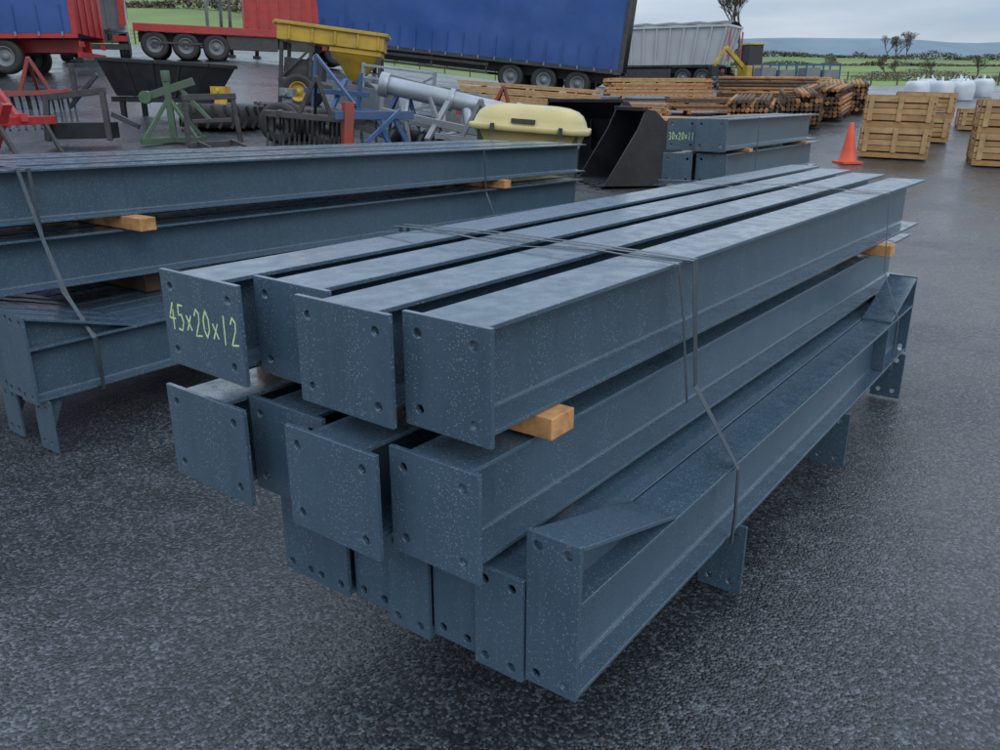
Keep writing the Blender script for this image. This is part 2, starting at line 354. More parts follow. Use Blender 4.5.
# chalk
def chalk(name,parent,c,text,s,y_left,z,wd,ht,yaw=0,piv=None):
    G={'4':[[(.75,1.5),(.1,.6),(1,.62)],[(.72,1.1),(.66,0)]],'5':[[(.95,1.5),(.3,1.5),(.22,.9),(.7,.98),(.95,.55),(.65,.05),(.1,.1)]],
       'x':[[(.15,.9),(.85,.15)],[(.85,.95),(.15,.1)]],'2':[[(.1,1.15),(.4,1.52),(.8,1.3),(.75,.85),(.1,0),(1,.08)]],
       '0':[[(.5,1.5),(.1,1.0),(.12,.4),(.5,0),(.9,.45),(.88,1.05),(.5,1.5)]],'1':[[(.5,1.55),(.45,0)]],'3':[[(.1,1.4),(.6,1.5),(.85,1.15),(.4,.85),(.9,.5),(.6,.05),(.1,.1)]]}
    mb=MB(); M=None
    if piv is not None: M=Matrix.Translation(-Vector(c))@Matrix.Translation((s,piv,0))@Matrix.Rotation(math.radians(yaw),4,'Z')@Matrix.Translation((-s,-piv,0))@Matrix.Translation(Vector(c))
    for i,ch in enumerate(text):
        jy=U(-.004,.004)
        for st in G[ch]:
            for a,b in zip(st,st[1:]):
                P=[]
                pa=Vector((y_left-(i+a[0]*.74+.1)*wd,z+jy+a[1]/1.5*ht)); pb=Vector((y_left-(i+b[0]*.74+.1)*wd,z+jy+b[1]/1.5*ht))
                d=(pb-pa).normalized(); pa=pa-d*.0015; pb=pb+d*.0015; nn=Vector((-d.y,d.x))*.0024
                for x in(s-.0010,s-.0003):
                    for q in(pa-nn,pb-nn,pb+nn,pa+nn): P.append(Vector((x,q.x,q.y))-Vector(c))
                mb.hexa(P,0,M)
    return mb.fin(name,CHALK,parent,weld=False)
chalk('chalk_lettering',E,c,'45x20x12',1.235,2.065,.985,.0415,.074,yaw=-2.1,piv=1.93)
# left pile
c=(4.2,4.8,0); E=empty('steel_beam_stack',frame(c))
for i in range(5):
    y=4.24+i*.285
    beam('column_%d'%(i+1),E,c,1.15+.1*(i%2),7.0+.12*(i%3),y,1.03,p0=(y-.13,y+.13,1.025,1.29),yaw=.1*(i%2),tilt=1.25,b=.19)
    beam('column_%d'%(i+6),E,c,1.2+.1*(i%2),7.0+.1*(i%3),y+.02,.70,p0=(y-.13,y+.13,.695,.96),yaw=0,tilt=1.2,b=.19)
for i in range(9):
    y0=3.77+i*.165
    beam('rafter_%d'%(i+1),E,c,1.56+.015*(i%3),5.2,y0+.07,Z3,p0=(y0,y0+.14,Z3-.01,Z3+.405),hauA=.145,b=.14,cleats=(1.60,3.0,4.4) if i%2==0 else ())
for s,n,yy in((2.3,1,3.98),(5.6,3,4.08)):
    d=(s-1.2)*math.tan(math.radians(1.22))
    block('timber_bearer_%d'%n,E,c,s,s+.09,yy,5.3,.960-d,1.026-d)
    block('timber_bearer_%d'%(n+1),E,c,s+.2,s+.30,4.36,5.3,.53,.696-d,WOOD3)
strap('strap_1',E,c,[(5.5,1.28),(4.8,1.285),(4.14,1.275),(4.12,.95),(4.0,.7),(3.755,.52),(3.75,.26),(4.4,.25),(5.4,.25)],1.88,1.86)
strap('strap_2',E,c,[(5.5,1.285),(4.8,1.30),(4.13,1.28),(4.02,.95),(3.9,.7),(3.735,.52),(3.74,.26)],1.80,1.86)
strap('strap_3',E,c,[(5.5,1.19),(4.8,1.195),(4.14,1.19),(4.12,.85),(4.0,.6),(3.755,.5),(3.75,.26)],5.4,5.4)
# far small pile
c=(8.0,2.95,0); E=empty('steel_beam_stack',frame(c))
k=1
for zi,z0 in enumerate((1.155,.87,.58,.31,.04)):
    for i in range(2):
        y=2.80+i*.285
        beam('column_%d'%k,E,c,6.75+.05*((i+zi)%2),9.4+.15*((zi)%2),y,z0,p0=(y-.135,y+.135,z0-.004,z0+.259),b=.19,mat=STEEL2); k+=1
for s in(7.3,8.9):
    block('timber_bearer_%d'%(s*10),E,c,s,s+.09,2.66,3.2,1.126,1.154)
    block('timber_bearer_b%d'%(s*10),E,c,s,s+.09,2.68,3.2,.836,.869)
strap('strap_1',E,c,[(3.18,1.412),(2.70,1.412),(2.70,.05)],7.6)
chalk('chalk_lettering',E,c,'30x20x11',6.7995,3.205,1.24,.030,.06)
# ---------------- placing on terrain
def on(name,x,y,yaw=0,span=1.0,dz=0):
    yaw=math.radians(yaw); dx,dy=math.cos(yaw),math.sin(yaw)
    zf=g(x+dx*span/2,y+dy*span/2); zb=g(x-dx*span/2,y-dy*span/2)
    X=Vector((dx*span,dy*span,zf-zb)).normalized(); Y=Vector((-dy,dx,0)); Zv=X.cross(Y).normalized()
    M=Matrix(((X.x,Y.x,Zv.x,x),(X.y,Y.y,Zv.y,y),(X.z,Y.z,Zv.z,(zf+zb)/2+dz),(0,0,0,1)))
    return empty(name,M)
def curtain_trailer(name,x,y,yaw,L_=13.6,curt=BLUEC,rail=DGREY,wheels=(2.6,3.9,5.2),H=4.0):
    E=on(name,x,y,yaw,9)
    h=L_/2; W=1.27
    mb=MB()
    for sd in(-1,1):
        nx=int(L_/.1); nz=12; vs=[];fs=[]
        for j in range(nz+1):
            for i in range(nx+1):
                xx=-h+.1+(L_-.2)*i/nx; zz=1.12+(H-.2-1.12)*j/nz
                f=.05*noise.noise(Vector((xx*.55,zz*.9,sd)))+.03*noise.noise(Vector((xx*1.8,zz*.35,sd+4)))
                bay=abs(((xx+h)/2.6)%1-.5); f-=.03*(1-min(1,(.5-bay)*14))
                vs.append((xx,sd*(W+f),zz))
        for j in range(nz):
            for i in range(nx): a=j*(nx+1)+i; fs.append((a,a+1,a+nx+2,a+nx+1))
        mb.add(vs,fs,0,None,True)
    mb.box((-h+.05,-W+.12,1.1),(h-.08,W-.12,H-.1),0)
    mb.fin('curtain_body',curt,E)
    mb=MB()
    for sd in(-1,1):
        mb.box((-h,sd*W-.05,H-.2),(h,sd*W+.05,H))
        mb.box((-h,sd*W-.05,.98),(h,sd*W+.05,1.11))
        for xx in(-h,h-.12): mb.box((xx,sd*W-.055,1.1),(xx+.12,sd*W+.06,H-.2))
        for zz in(.5,.8): mb.box((-2.9,sd*1.2-.02,zz),(1.7,sd*1.2+.02,zz+.1))
        for xx in(-2.8,-.6,1.6): mb.box((xx,sd*1.17-.02,.5),(xx+.06,sd*1.17+.02,1.0))
        mb.box((-3.7,sd*.9-.06,.05),(-3.55,sd*.9+.06,1.0)); mb.box((-3.85,sd*.9-.12,0),(-3.4,sd*.9+.12,.05))
        mb.box((-h+.5,sd*.45-.06,.62),(h-.2,sd*.45+.06,.98))
    mb.box((-h,-W,H-.05),(h,W,H+.03)); mb.box((h-.07,-W+.05,1.1),(h,W-.05,H-.2)); mb.box((-h,-W+.05,1.1),(-h+.06,W-.05,H-.2))
    for yy in(-.9,-.3,.3,.9): mb.cyl((h+.03,yy,1.1),(h+.03,yy,H-.2),.02,n=8)
    mb.box((h-.1,-1.2,.45),(h,1.2,.6))
    for wx in wheels: mb.box((wx-.6,-1.24,1.02-.03),(wx+.6,1.24,1.0+.02))
    mb.fin('chassis_and_frame',rail,E)
    mb=MB()
    n=int(L_/.62)
    for sd in(-1,1):
        for i in range(n):
            xx=-h+.4+i*(L_-.8)/(n-1)
            mb.box((xx,sd*(W+.06)-.004,1.0),(xx+.035,sd*(W+.06)+.004,1.9),0)
            mb.box((xx-.012,sd*(W+.07)-.01,1.03),(xx+.047,sd*(W+.07)+.01,1.15),1)
    mb.fin('curtain_straps',[BLUEC,GREY],E)
    mb=MB()
    for wx in wheels:
        for sd in(-1,1): mb.wheel((wx,sd*1.06,.5),.5,.34,0,1)
        mb.cyl((wx,-1,.5),(wx,1,.5),.08,m=0)
    mb.fin('wheels',[RUB,GREY],E)
    mb=MB(); 
    for sd in(-1,1):
        mb.box((h-.02,sd*1.0-.2,.75),(h+.02,sd*1.0+.2,.9))
    mb.fin('tail_lights',REDP,E)
    return E
curtain_trailer('curtain_side_trailer',-1.95,35.2,-11.9,rail=DGREY)
curtain_trailer('curtain_side_trailer',-17.75,26.5,8,L_=10.5,rail=REDP,wheels=(1.8,3.1),H=4.0)
def tipper(name,x,y,yaw,L_=7,col=LGREY,H=3.2,wheels=(1.2,2.3,3.0),cab=False,trim=REDP):
    E=on(name,x,y,yaw,6); h=L_/2
    mb=MB()
    mb.hexa([(-h+.2,-1.0,1.15),(h-.5,-1.0,1.15),(h-.5,1.0,1.15),(-h+.2,1.0,1.15),(-h,-1.2,H),(h,-1.2,H),(h,1.2,H),(-h,1.2,H)])
    n=int(L_/.75)
    for i in range(n+1):
        t=i/n
        for sd in(-1,1):
            xa=-h+.25+(L_-.8)*t; xb=-h+.05+(L_-.15)*t
            mb.bar((xa,sd*1.05,1.15),(xb,sd*1.25,H),.09,.08)
    for sd in(-1,1): mb.bar((-h-.02,sd*1.25,H),(h+.02,sd*1.25,H),.1,.12)
    mb.bar((h,-1.25,H),(h,1.25,H),.1,.12); mb.bar((-h,-1.25,H),(-h,1.25,H),.1,.12)
    for yy in(-.6,0,.6): mb.bar((h-.45,yy,1.2),(h+.03,yy,H-.1),.07,.07)
    mb.fin('tipping_body',col,E,bevel=.01)
    mb=MB()
    vs=[];fs=[];nn=14
    for i in range(nn+1):
        for j in range(5):
            yy=-1.2+2.4*j/4; vs.append((-h+L_*i/nn,yy,H+.08+.22*(1-(yy/1.2)**2)+.04*math.sin(i*2.1)))
    for i in range(nn):
        for j in range(4): a=i*5+j; fs.append((a,a+5,a+6,a+1))
    mb.add(vs,fs,0,None,True); mb.fin('tarpaulin',DGREY,E)
    mb=MB()
    for sd in(-1,1):
        mb.box((-h,sd*.45-.06,.75),(h-.2,sd*.45+.06,1.1)); mb.box((-h+.6,sd*1.15-.02,.5),(wheels[0]-.7,sd*1.15+.02,.95))
    mb.box((h-.35,-1.2,.45),(h-.25,1.2,.65)); mb.box((wheels[0]-.6,-1.22,1.02),(wheels[-1]+.6,1.22,1.06))
    mb.fin('chassis',DGREY,E)
    mb=MB()
    for sd in(-1,1):
        mb.box((h-.25,sd*.95-.25,.75),(h-.2,sd*.95+.25,.95))
    mb.box((h+.06,-1.22,1.3),(h+.09,-1.0,H-.2)); mb.box((h+.06,1.0,1.3),(h+.09,1.22,H-.2))
    mb.fin('lights_and_markers',trim,E)
    mb=MB()
    for wx in wheels:
        for sd in(-1,1): mb.wheel((wx,sd*1.03,.5),.5,.34,0,1)
    mb.fin('wheels',[RUB,GREY],E)
    if cab:
        mb=MB(); x0=-h-2.3
        mb.prism([(-1.2,.6),(1.2,.6),(1.2,2.6),(1.05,2.85),(-1.05,2.85),(-1.2,2.6)],x0,x0+2.0,0)
        mb.box((x0-.02,-1.05,1.55),(x0+.0,1.05,2.4),1)
        for sd in(-1,1): mb.box((x0+.3,sd*1.205-.01,1.6),(x0+1.2,sd*1.205+.01,2.35),1)
        for wx in(x0+.8,x0+2.6):
            for sd in(-1,1): mb.wheel((wx,sd*1.03,.5),.5,.34,2,3)
        mb.fin('cab',[WPAINT,GLASS,RUB,GREY],E,bevel=.02)
    return E
tipper('tipper_trailer',9.7,50,-32,L_=7.2,H=3.1,cab=True)
tipper('tipper_lorry',-16.2,35.5,-68,L_=6.0,col=GREY,H=3.6,cab=True,wheels=(1.0,2.2))
# red flatbed lorry
E=on('flatbed_lorry',-10.6,35.2,18,5)
mb=MB()
mb.box((-3.6,-1.25,1.05),(3.0,1.25,1.2)); mb.box((-3.6,-1.26,.95),(3.0,-1.2,1.23)); mb.box((-3.6,1.2,.95),(3.0,1.26,1.23))
for i in range(8): mb.box((-3.5+i*.85,-1.22,.98),(-3.42+i*.85,1.22,1.05))
mb.box((.4,-1.25,1.2),(3.2,1.25,3.3)); 
for i in range(7): mb.box((.45+i*.42,-1.28,1.25),(.53+i*.42,-1.25,3.25))
mb.fin('deck_and_container',REDP,E,bevel=.01)
mb=MB()
for sd in(-1,1):
    mb.box((-3.5,sd*.5-.06,.6),(4,sd*.5+.06,.95))
    mb.box((-3.0,sd*1.2-.02,.55),(-1.2,sd*1.2+.02,.62))
mb.box((-.3,-1.15,.45),(1.6,-.6,.93)); mb.box((2.0,-1.15,.5),(3.0,-.6,.93))
mb.fin('chassis',DGREY,E)
mb=MB()
for wx in(-2.9,-1.8,-.7,3.9):
    for sd in(-1,1): mb.wheel((wx,sd*1.05,.5),.5,.32,0,1)
mb.fin('wheels',[RUB,GREY],E)
mb=MB()
mb.prism([(-1.2,.55),(1.2,.55),(1.2,2.7),(1.0,3.0),(-1.0,3.0),(-1.2,2.7)],3.3,5.2,0)
mb.box((5.2,-1.05,1.6),(5.22,1.05,2.5),1)
for sd in(-1,1): mb.box((4.0,sd*1.205-.01,1.7),(4.9,sd*1.205+.01,2.4),1)
mb.fin('cab',[REDP,GLASS],E,bevel=.03)
# yellow spreader
E=on('salt_spreader',-3.9,20.2,4,2)
mb=MB()
def hopper(mb,x0,x1,y0,y1,zt_,zm,zb,f,m=0):
    xc,yc=(x0+x1)/2,(y0+y1)/2
    mb.box((x0,y0,zm),(x1,y1,zt_),m)
    P=[(xc-f,yc-f,zb),(xc+f,yc-f,zb),(xc+f,yc+f,zb),(xc-f,yc+f,zb),(x0+.02,y0+.02,zm-.002),(x1-.02,y0+.02,zm-.002),(x1-.02,y1-.02,zm-.002),(x0+.02,y1-.02,zm-.002)]
    mb.hexa(P,m)
mb.box((-1.25,-.6,1.40),(1.1,.6,1.72),0); 
for a in(-1.0,-.5,.0,.5,.95): mb.box((a,-.64,1.42),(a+.05,-.601,1.7))
mb.bar((-1.3,-.63,1.76),(1.15,-.63,1.74),.07,.07); mb.bar((-1.3,.63,1.74),(1.15,.63,1.74),.07,.07)
mb.bar((-1.3,-.63,1.74),(-1.3,.63,1.74),.07,.07); mb.bar((1.15,-.63,1.74),(1.15,.63,1.74),.07,.07)
hopper(mb,-.1,1.05,-.55,.55,1.395,1.28,.72,.12)
mb.fin('hopper',YEL,E,bevel=.012)
mb=MB()
mb.box((-1.2,-.58,1.73),(1.05,.58,1.80))
for a in(-1.15,-.5):
    for sd in(-1,1): mb.bar((a,sd*.5,0),(a,sd*.5,1.38),.08)
for sd in(-1,1): mb.bar((-1.2,sd*.5,.55),(1.2,sd*.5,.45),.09); mb.bar((1.1,sd*.5,.1),(1.0,sd*.5,1.38),.07); mb.bar((-1.15,sd*.5,.6),(-.5,sd*.5,1.3),.05)
mb.cyl((.47,0,.2),(.47,0,.7),.08); mb.cyl((.47,0,.3),(.47,0,.34),.35,n=20)
mb.box((-1.1,-.4,.62),(-.25,.4,1.05))
mb.fin('frame_and_spinner',[DGREY],E,bevel=.008)
mb=MB(); mb.wheel((-.7,-.75,.35),.38,.25,0,1); mb.wheel((.7,-.75,.35),.38,.25,0,1); mb.wheel((-.7,.75,.35),.38,.25,0,1); mb.wheel((.7,.75,.35),.38,.25,0,1)
mb.fin('wheels',[RUB,YEL],E)
# black tub
E=on('link_box_tub',-6.45,17,-6,1.5)
mb=MB()
O=[(-.85,-.5,.42),(.75,-.5,.42),(.75,.5,.42),(-.85,.5,.42)]; T=[(-1.1,-.62,1.08),(1.1,-.62,.98),(1.1,.62,.98),(-1.1,.62,1.08)]
I=[(-.8,-.46,.46),(.7,-.46,.46),(.7,.46,.46),(-.8,.46,.46)]; TI=[(-1.04,-.57,1.08),(1.04,-.57,.98),(1.04,.57,.98),(-1.04,.57,1.08)]
vs=O+T+I+TI; fs=[(0,3,2,1)]
for i in range(4):
    j=(i+1)%4; fs+=[(i,j,4+j,4+i),(4+i,4+j,12+j,12+i),(8+i,12+i,12+j,8+j)]
fs.append((8,9,10,11)); mb.add(vs,fs)
for a,b in((0,1),(1,2),(2,3),(3,0)): mb.bar(T[a],T[b],.07,.07)
for t in(.25,.5,.75):
    for k in(0,2):
        p=Vector(O[k]).lerp(Vector(O[k+1]),t); q=Vector(T[k]).lerp(Vector(T[k+1]),t); mb.bar(p,q,.06,.04)
mb.bar((-1.0,-.4,.36),(1.0,-.4,.36),.1); mb.bar((-1.0,.4,.36),(1.0,.4,.36),.1)
for a in(-.8,.8):
    for sd in(-1,1): mb.bar((a,sd*.4,0),(a,sd*.4,.36),.09)
mb.fin('tub',BLACK,E,bevel=.008)
# green stand
E=on('implement_stand',-5.35,14,10,1)
mb=MB()
mb.bar((0,0,0),(0,0,1.0),.10); mb.bar((-.45,-.3,.05),(.45,.3,.05),.09); mb.bar((-.45,.3,.05),(.45,-.3,.05),.09)
mb.bar((-.4,-.25,.08),(0,0,.7),.06); mb.bar((.4,.25,.08),(0,0,.7),.06); mb.bar((.4,-.25,.08),(0,0,.7),.05)
mb.bar((-.35,0,.72),(.42,0,.95),.09,.12); mb.bar((.15,0,.9),(.6,0,.35),.06); mb.cyl((0,0,.95),(0,0,1.12),.07); mb.cyl((-.34,-.1,.72),(-.34,.1,.72),.1)
mb.fin('stand_frame',GRNP,E,bevel=.006)
def tyre_stack(name,x,y,n,r,w,hub=True,jit=.05,rim=YEL):
    E=on(name,x,y,0,1)
    for i in range(n):
        mb=MB(); mb.wheel((U(-jit,jit),U(-jit,jit),w/2+i*w),r,w,0,1,flat=True)
        for k in range(22):
            a=2*math.pi*k/22
            for z_,o in((w*.28,0),(-w*.28,.14)):
                Mx=Matrix.Translation((0,0,w/2+i*w+z_))@Matrix.Rotation(a+o,4,'Z')@Matrix.Rotation(.5 if z_>0 else -.5,4,'X')
                mb.box((r-.01,-.025,-w*.2),(r+.03,.025,w*.2),0,Mx)
        if hub and i==n-1:
            mb.cyl((0,0,w*.5+i*w),(0,0,w+i*w+.22),r*.16,m=1); mb.box((-.12,-.18,w+i*w+.15),(.14,.18,w+i*w+.3),1); mb.cyl((0,-.3,w+i*w+.22),(0,.3,w+i*w+.22),.05,m=1)
        mb.fin('wheel_%d'%(i+1),[RUB,rim],E)
tyre_stack('tractor_wheel',-5.15,15.9,1,.72,.42)
tyre_stack('tractor_wheel',-4.2,16.9,1,.60,.38,rim=GREY)
tyre_stack('tractor_wheel',-3.55,15.4,2,.42,.26,hub=False,rim=GREY)
E=on('farm_trailer_axle',-3.0,14.5,5,1)
mb=MB()
for a in(-.7,.05): mb.wheel((a,-.3,.33),.33,.24,0,1); mb.wheel((a,.5,.33),.33,.24,0,1)
mb.bar((-.9,.1,.45),(.5,.1,.45),.14,.1,2); mb.bar((.4,.1,.45),(1.0,.1,.3),.1,.1,2)
mb.fin('axles',[RUB,DGREY,DGREY],E)
def implement(name,x,y,yaw,bars,discs=(),mats=(REDD,BLACK)):
    E=on(name,x,y,yaw,1); mb=MB()
    for b in bars: mb.bar(b[0],b[1],b[2],b[3] if len(b)>3 else None,b[4] if len(b)>4 else 0)
    mb.fin('frame',list(mats),E,bevel=.006)
    if discs:
        mb=MB()
        for (cx,cy,cz,r,tl) in discs:
            M=Matrix.Translation((cx,cy,cz))@Matrix.Rotation(tl,4,'Z')@Matrix.Rotation(math.pi/2,4,'X')
            mb.lathe([(.001,.05),(r*.4,.045),(r*.8,.015),(r,-.02),(r*.8,.008),(.001,.04)],20,0,M)
        mb.fin('discs',mats[1],E)
    return E
implement('cultivator',-7.45,12.9,-20,[((-.8,0,.35),(.4,0,.55),.12),((-.2,0,.5),(-.45,0,1.35),.1),((.3,0,.5),(-.4,0,1.3),.08),((.3,-.5,.5),(.3,.6,.5),.12),((-.7,-.5,.4),(-.7,.6,.4),.12),((.3,-.4,.5),(.62,-.4,.0),.06,.05,1),((.3,.4,.5),(.62,.4,0),.06,.05,1),((-.7,-.4,.4),(-.4,-.4,0),.06,.05,1),((-.7,.4,.4),(-.4,.4,0),.06,.05,1),((.05,-.35,.0),(.5,-.35,.75),.16,.05)],mats=(REDP,DGREY))
implement('land_roller',-6.65,13.6,5,[((-.5,0,.75),(.45,0,.85),.10),((-.5,-.1,.1),(-.45,0,.8),.08),((.45,-.1,.1),(.4,0,.9),.08),((0,0,.8),(.0,0,1.25),.07),((-.5,.1,.25),(.5,.1,.25),.25,.25,1),((.5,0,.5),(.9,0,.3),.08),((-.2,.2,.6),(.3,.2,1.1),.06)],mats=(DGREY,BLACK))
implement('plough',-2.2,12.6,25,[((-.1,0,.05),(-.1,0,.95),.14,.2,1),((-.3,0,.75),(.9,0,.85),.12,.12),((.3,0,.85),(.75,0,.05),.07),((.6,0,.8),(1.05,0,.1),.07),((.1,-.3,.4),(.6,-.3,.9),.06),((-.3,-.1,.0),(.1,-.1,.35),.06,.14,1)],mats=(BLUEP,REDD))
implement('disc_harrow',-1.1,13.4,-12,[((-.9,0,.8),(.9,0,.7),.11),((-.9,.5,.7),(.9,.5,.6),.11),((-.7,0,.8),(-.7,.5,.6),.08),((.7,0,.8),(.7,.5,.6),.08),((0,-.4,.5),(0,.6,1.05),.08),((-.5,0,.8),(-.3,-.1,.1),.06),((.5,0,.8),(.3,-.1,.1),.06),((-.2,.2,1.1),(.25,0,.4),.05,.05,0)],discs=[(-.6+i*.24,.1,.34,.3,1.2) for i in range(6)],mats=(GREY,BLACK))
implement('mounted_frame',-1.55,16.5,15,[((-.8,0,.2),(.8,0,.2),.1),((-.8,0,.2),(-.8,0,1.2),.08),((.8,0,.2),(.8,0,1.0),.08),((-.8,0,1.2),(.8,0,1.0),.08),((-.8,0,.4),(.8,0,1.0),.06),((-.4,-.3,0),(-.4,0,.7),.07),((.4,-.3,0),(.4,0,.7),.07)],mats=(GREY,GREY))
implement('toolbar_frame',-3.4,17.6,-15,[((-.7,0,.6),(.7,0,.7),.1),((-.5,0,0),(-.5,0,1.3),.07),((.5,0,0),(.5,0,1.1),.07),((-.5,0,1.3),(.6,-.4,.5),.06),((0,-.3,.2),(0,.4,.9),.08)],mats=(BLUEP,GREY))
implement('bale_spike',-4.45,13.3,30,[((-.4,0,.1),(.4,0,.1),.09),((-.4,0,.1),(-.35,0,.8),.07),((.4,0,.1),(.35,0,.8),.07),((-.4,0,.8),(.4,0,.8),.09),((-.25,0,.15),(-.25,-.9,.1),.04),((.25,0,.15),(.25,-.9,.1),.04),((-.3,0,.45),(.3,0,.45),.06)],mats=(DGREY,BLACK))
implement('gate_section',-2.3,18.6,-35,[((-1.0,0,z),(1.0,0,z+.1),.045) for z in(.15,.4,.65,.9,1.15)]+[((-1.0,0,.1),(-1.0,0,1.2),.06),((1.0,0,.2),(1.0,0,1.3),.06),((-1,0,.15),(1,0,1.2),.04)],mats=(GALV,GREY))
def tine_cult(name,x,y,yaw,w,n,mats):
    E=on(name,x,y,yaw,1); mb=MB()
    for k,yy in enumerate((-.35,.05,.45)):
        mb.bar((-w/2,yy,.62),(w/2,yy,.62),.08)
        for i in range(n):
            xx=-w/2+.06+(w-.12)*(i+.33*k)/n
            pts=[(xx,yy,.6),(xx,yy+.16,.52),(xx,yy+.22,.34),(xx,yy+.1,.16),(xx,yy-.03,.01)]
            for a,b in zip(pts,pts[1:]): mb.bar(a,b,.035,.03,1)
    for xx in(-w*.35,w*.35): mb.bar((xx,-.4,.64),(xx,.5,.64),.07)
    mb.bar((-.25,-.35,.62),(0,-.4,1.2),.06); mb.bar((.25,-.35,.62),(0,-.4,1.2),.06); mb.bar((0,-.4,1.2),(0,.45,.66),.05)
    mb.fin('frame_and_tines',list(mats),E,bevel=.004)
tine_cult('spring_tine_cultivator',-2.9,13.2,12,1.5,6,(DGREY,BLACK))
tine_cult('spring_tine_cultivator',-.35,13.0,-8,1.3,5,(GREY,BLACK))
tine_cult('spring_tine_cultivator',-1.9,15.2,20,1.4,5,(BLUEP,DGREY))
tine_cult('spring_tine_cultivator',-8.3,15.6,25,1.4,5,(REDD,DGREY))
tine_cult('spring_tine_cultivator',-.1,17.6,10,1.6,6,(REDD,BLACK))
E=on('feed_trough',-2.75,19.0,-30,1); mb=MB()
mb.prism([(-.35,.3),(.35,.3),(.5,.75),(.46,.75),(.33,.34),(-.33,.34),(-.46,.75),(-.5,.75)],-.9,.9)
for a in(-.7,.7):
    for b in(-.3,.3): mb.bar((a,b,0),(a,b,.3),.06)
mb.fin('trough',GALV,E)
# sheeted pallets among the machinery
def sheeted(name,x,y,yaw,w,d,h,mat):
    E=on(name,x,y,yaw,1); mb=MB(); n=8; vs=[];fs=[]
    for j in range(n+1):
        for i in range(n+1):
            u=-1+2*i/n; v=-1+2*j/n; e=max(abs(u),abs(v)); 
            z=h*(1+.08*noise.noise(Vector((u*2,v*2,x)))) if e<.8 else .12+.03*noise.noise(Vector((u*5,v*5,x)))
            k=.82 if e<.8 else 1.02+.06*noise.noise(Vector((u*3,v*3,y)))
            vs.append((u*w/2*k if e>=.8 else u*w/2*1.2,v*d/2*k if e>=.8 else v*d/2*1.2,z))
    for j in range(n):
        for i in range(n): a=j*(n+1)+i; fs.append((a,a+1,a+n+2,a+n+1))
    mb.add(vs,fs,0,None,False); mb.fin('sheet',mat,E,weld=False,bevel=0)
    mb=MB()
    for b in(-.4,0,.4): mb.box((-w/2,b*d-.05,0),(w/2,b*d+.05,.12))
    mb.fin('pallet',WOOD2,E)
sheeted('sheeted_pallet',-.9,19.8,10,1.2,1.0,.8,TARP); sheeted('sheeted_pallet',.6,19.2,-15,1.2,1.0,.6,TARP)
sheeted('sheeted_pallet',2.3,19.4,25,1.1,1.0,.7,BLACK)
# galvanised auger
E=on('grain_auger',-.9,14.8,-3,2)
mb=MB()
mb.cyl((-1.2,0,1.12),(1.1,0,.93),.15,n=20); mb.cyl((-1.3,0,1.13),(-1.15,0,1.115),.2,n=20); mb.cyl((-.1,0,1.03),(-.02,0,1.02),.19,n=20); mb.cyl((1.05,0,.93),(1.15,0,.925),.2,n=20)
mb.box((1.0,-.25,.7),(1.45,.25,1.1)); mb.cyl((.2,0,1.0),(.35,-.2,.5),.1,n=14)
for a in(-.8,.7):
    for sd in(-1,1): mb.bar((a,0,1.0),(a,sd*.4,0),.05)
mb.fin('auger_tube',GALV,E,bevel=.004)
# yellow tank
E=on('fertiliser_spreader',.34,11.2,-8,1)
zb=1.6-11.2*(142-95)/930-g(.42,11.2)
mb=MB()
def rrect(w,d,r,z,n=6):
    P=[]
    for cx,cy,a0 in((w-r,d-r,0),(-w+r,d-r,90),(-w+r,-d+r,180),(w-r,-d+r,270)):
        for i in range(n+1):
            a=math.radians(a0+90*i/n); P.append((cx+r*math.cos(a),cy+r*math.sin(a),z))
    return P
secs=[rrect(.4,.3,.15,zb-.55),rrect(.66,.50,.26,zb-.02),rrect(.70,.54,.28,zb+.11),rrect(.765,.60,.30,zb+.115),rrect(.775,.61,.30,zb+.125),rrect(.775,.61,.30,zb+.175),rrect(.765,.60,.30,zb+.185),rrect(.72,.56,.30,zb+.19),rrect(.70,.54,.30,zb+.26),rrect(.66,.50,.30,zb+.33),rrect(.59,.44,.28,zb+.385),rrect(.48,.34,.22,zb+.42),rrect(.34,.22,.16,zb+.435),rrect(.1,.05,.04,zb+.44)]
n=len(secs[0]); vs=[p for s_ in secs for p in s_]; fs=[(j*n+i,j*n+(i+1)%n,(j+1)*n+(i+1)%n,(j+1)*n+i) for j in range(len(secs)-1) for i in range(n)]
fs+= [list(range(n)),list(range((len(secs)-1)*n,len(secs)*n))]
mb.add(vs,fs,0,None,True)
for a in(-.45,.4): mb.box((a,-.65,zb+.09),(a+.05,-.611,zb+.2),1)
mb.box((-.2,-.575,zb+.22),(.1,-.53,zb+.27),1)
o=mb.fin('tank',[YELP,DGREY],E,bevel=0)
mb=MB()
for a in(-.6,.6):
    for sd in(-.42,.42): mb.bar((a,sd,0),(a,sd,zb+.1),.07)
for sd in(-.42,.42): mb.bar((-.6,sd,.25),(.6,sd,.25),.07)
mb.bar((-.6,-.42,.25),(-.6,.42,.25),.07); mb.bar((.6,-.42,.25),(.6,.42,.25),.07)
mb.fin('frame',DGREY,E)
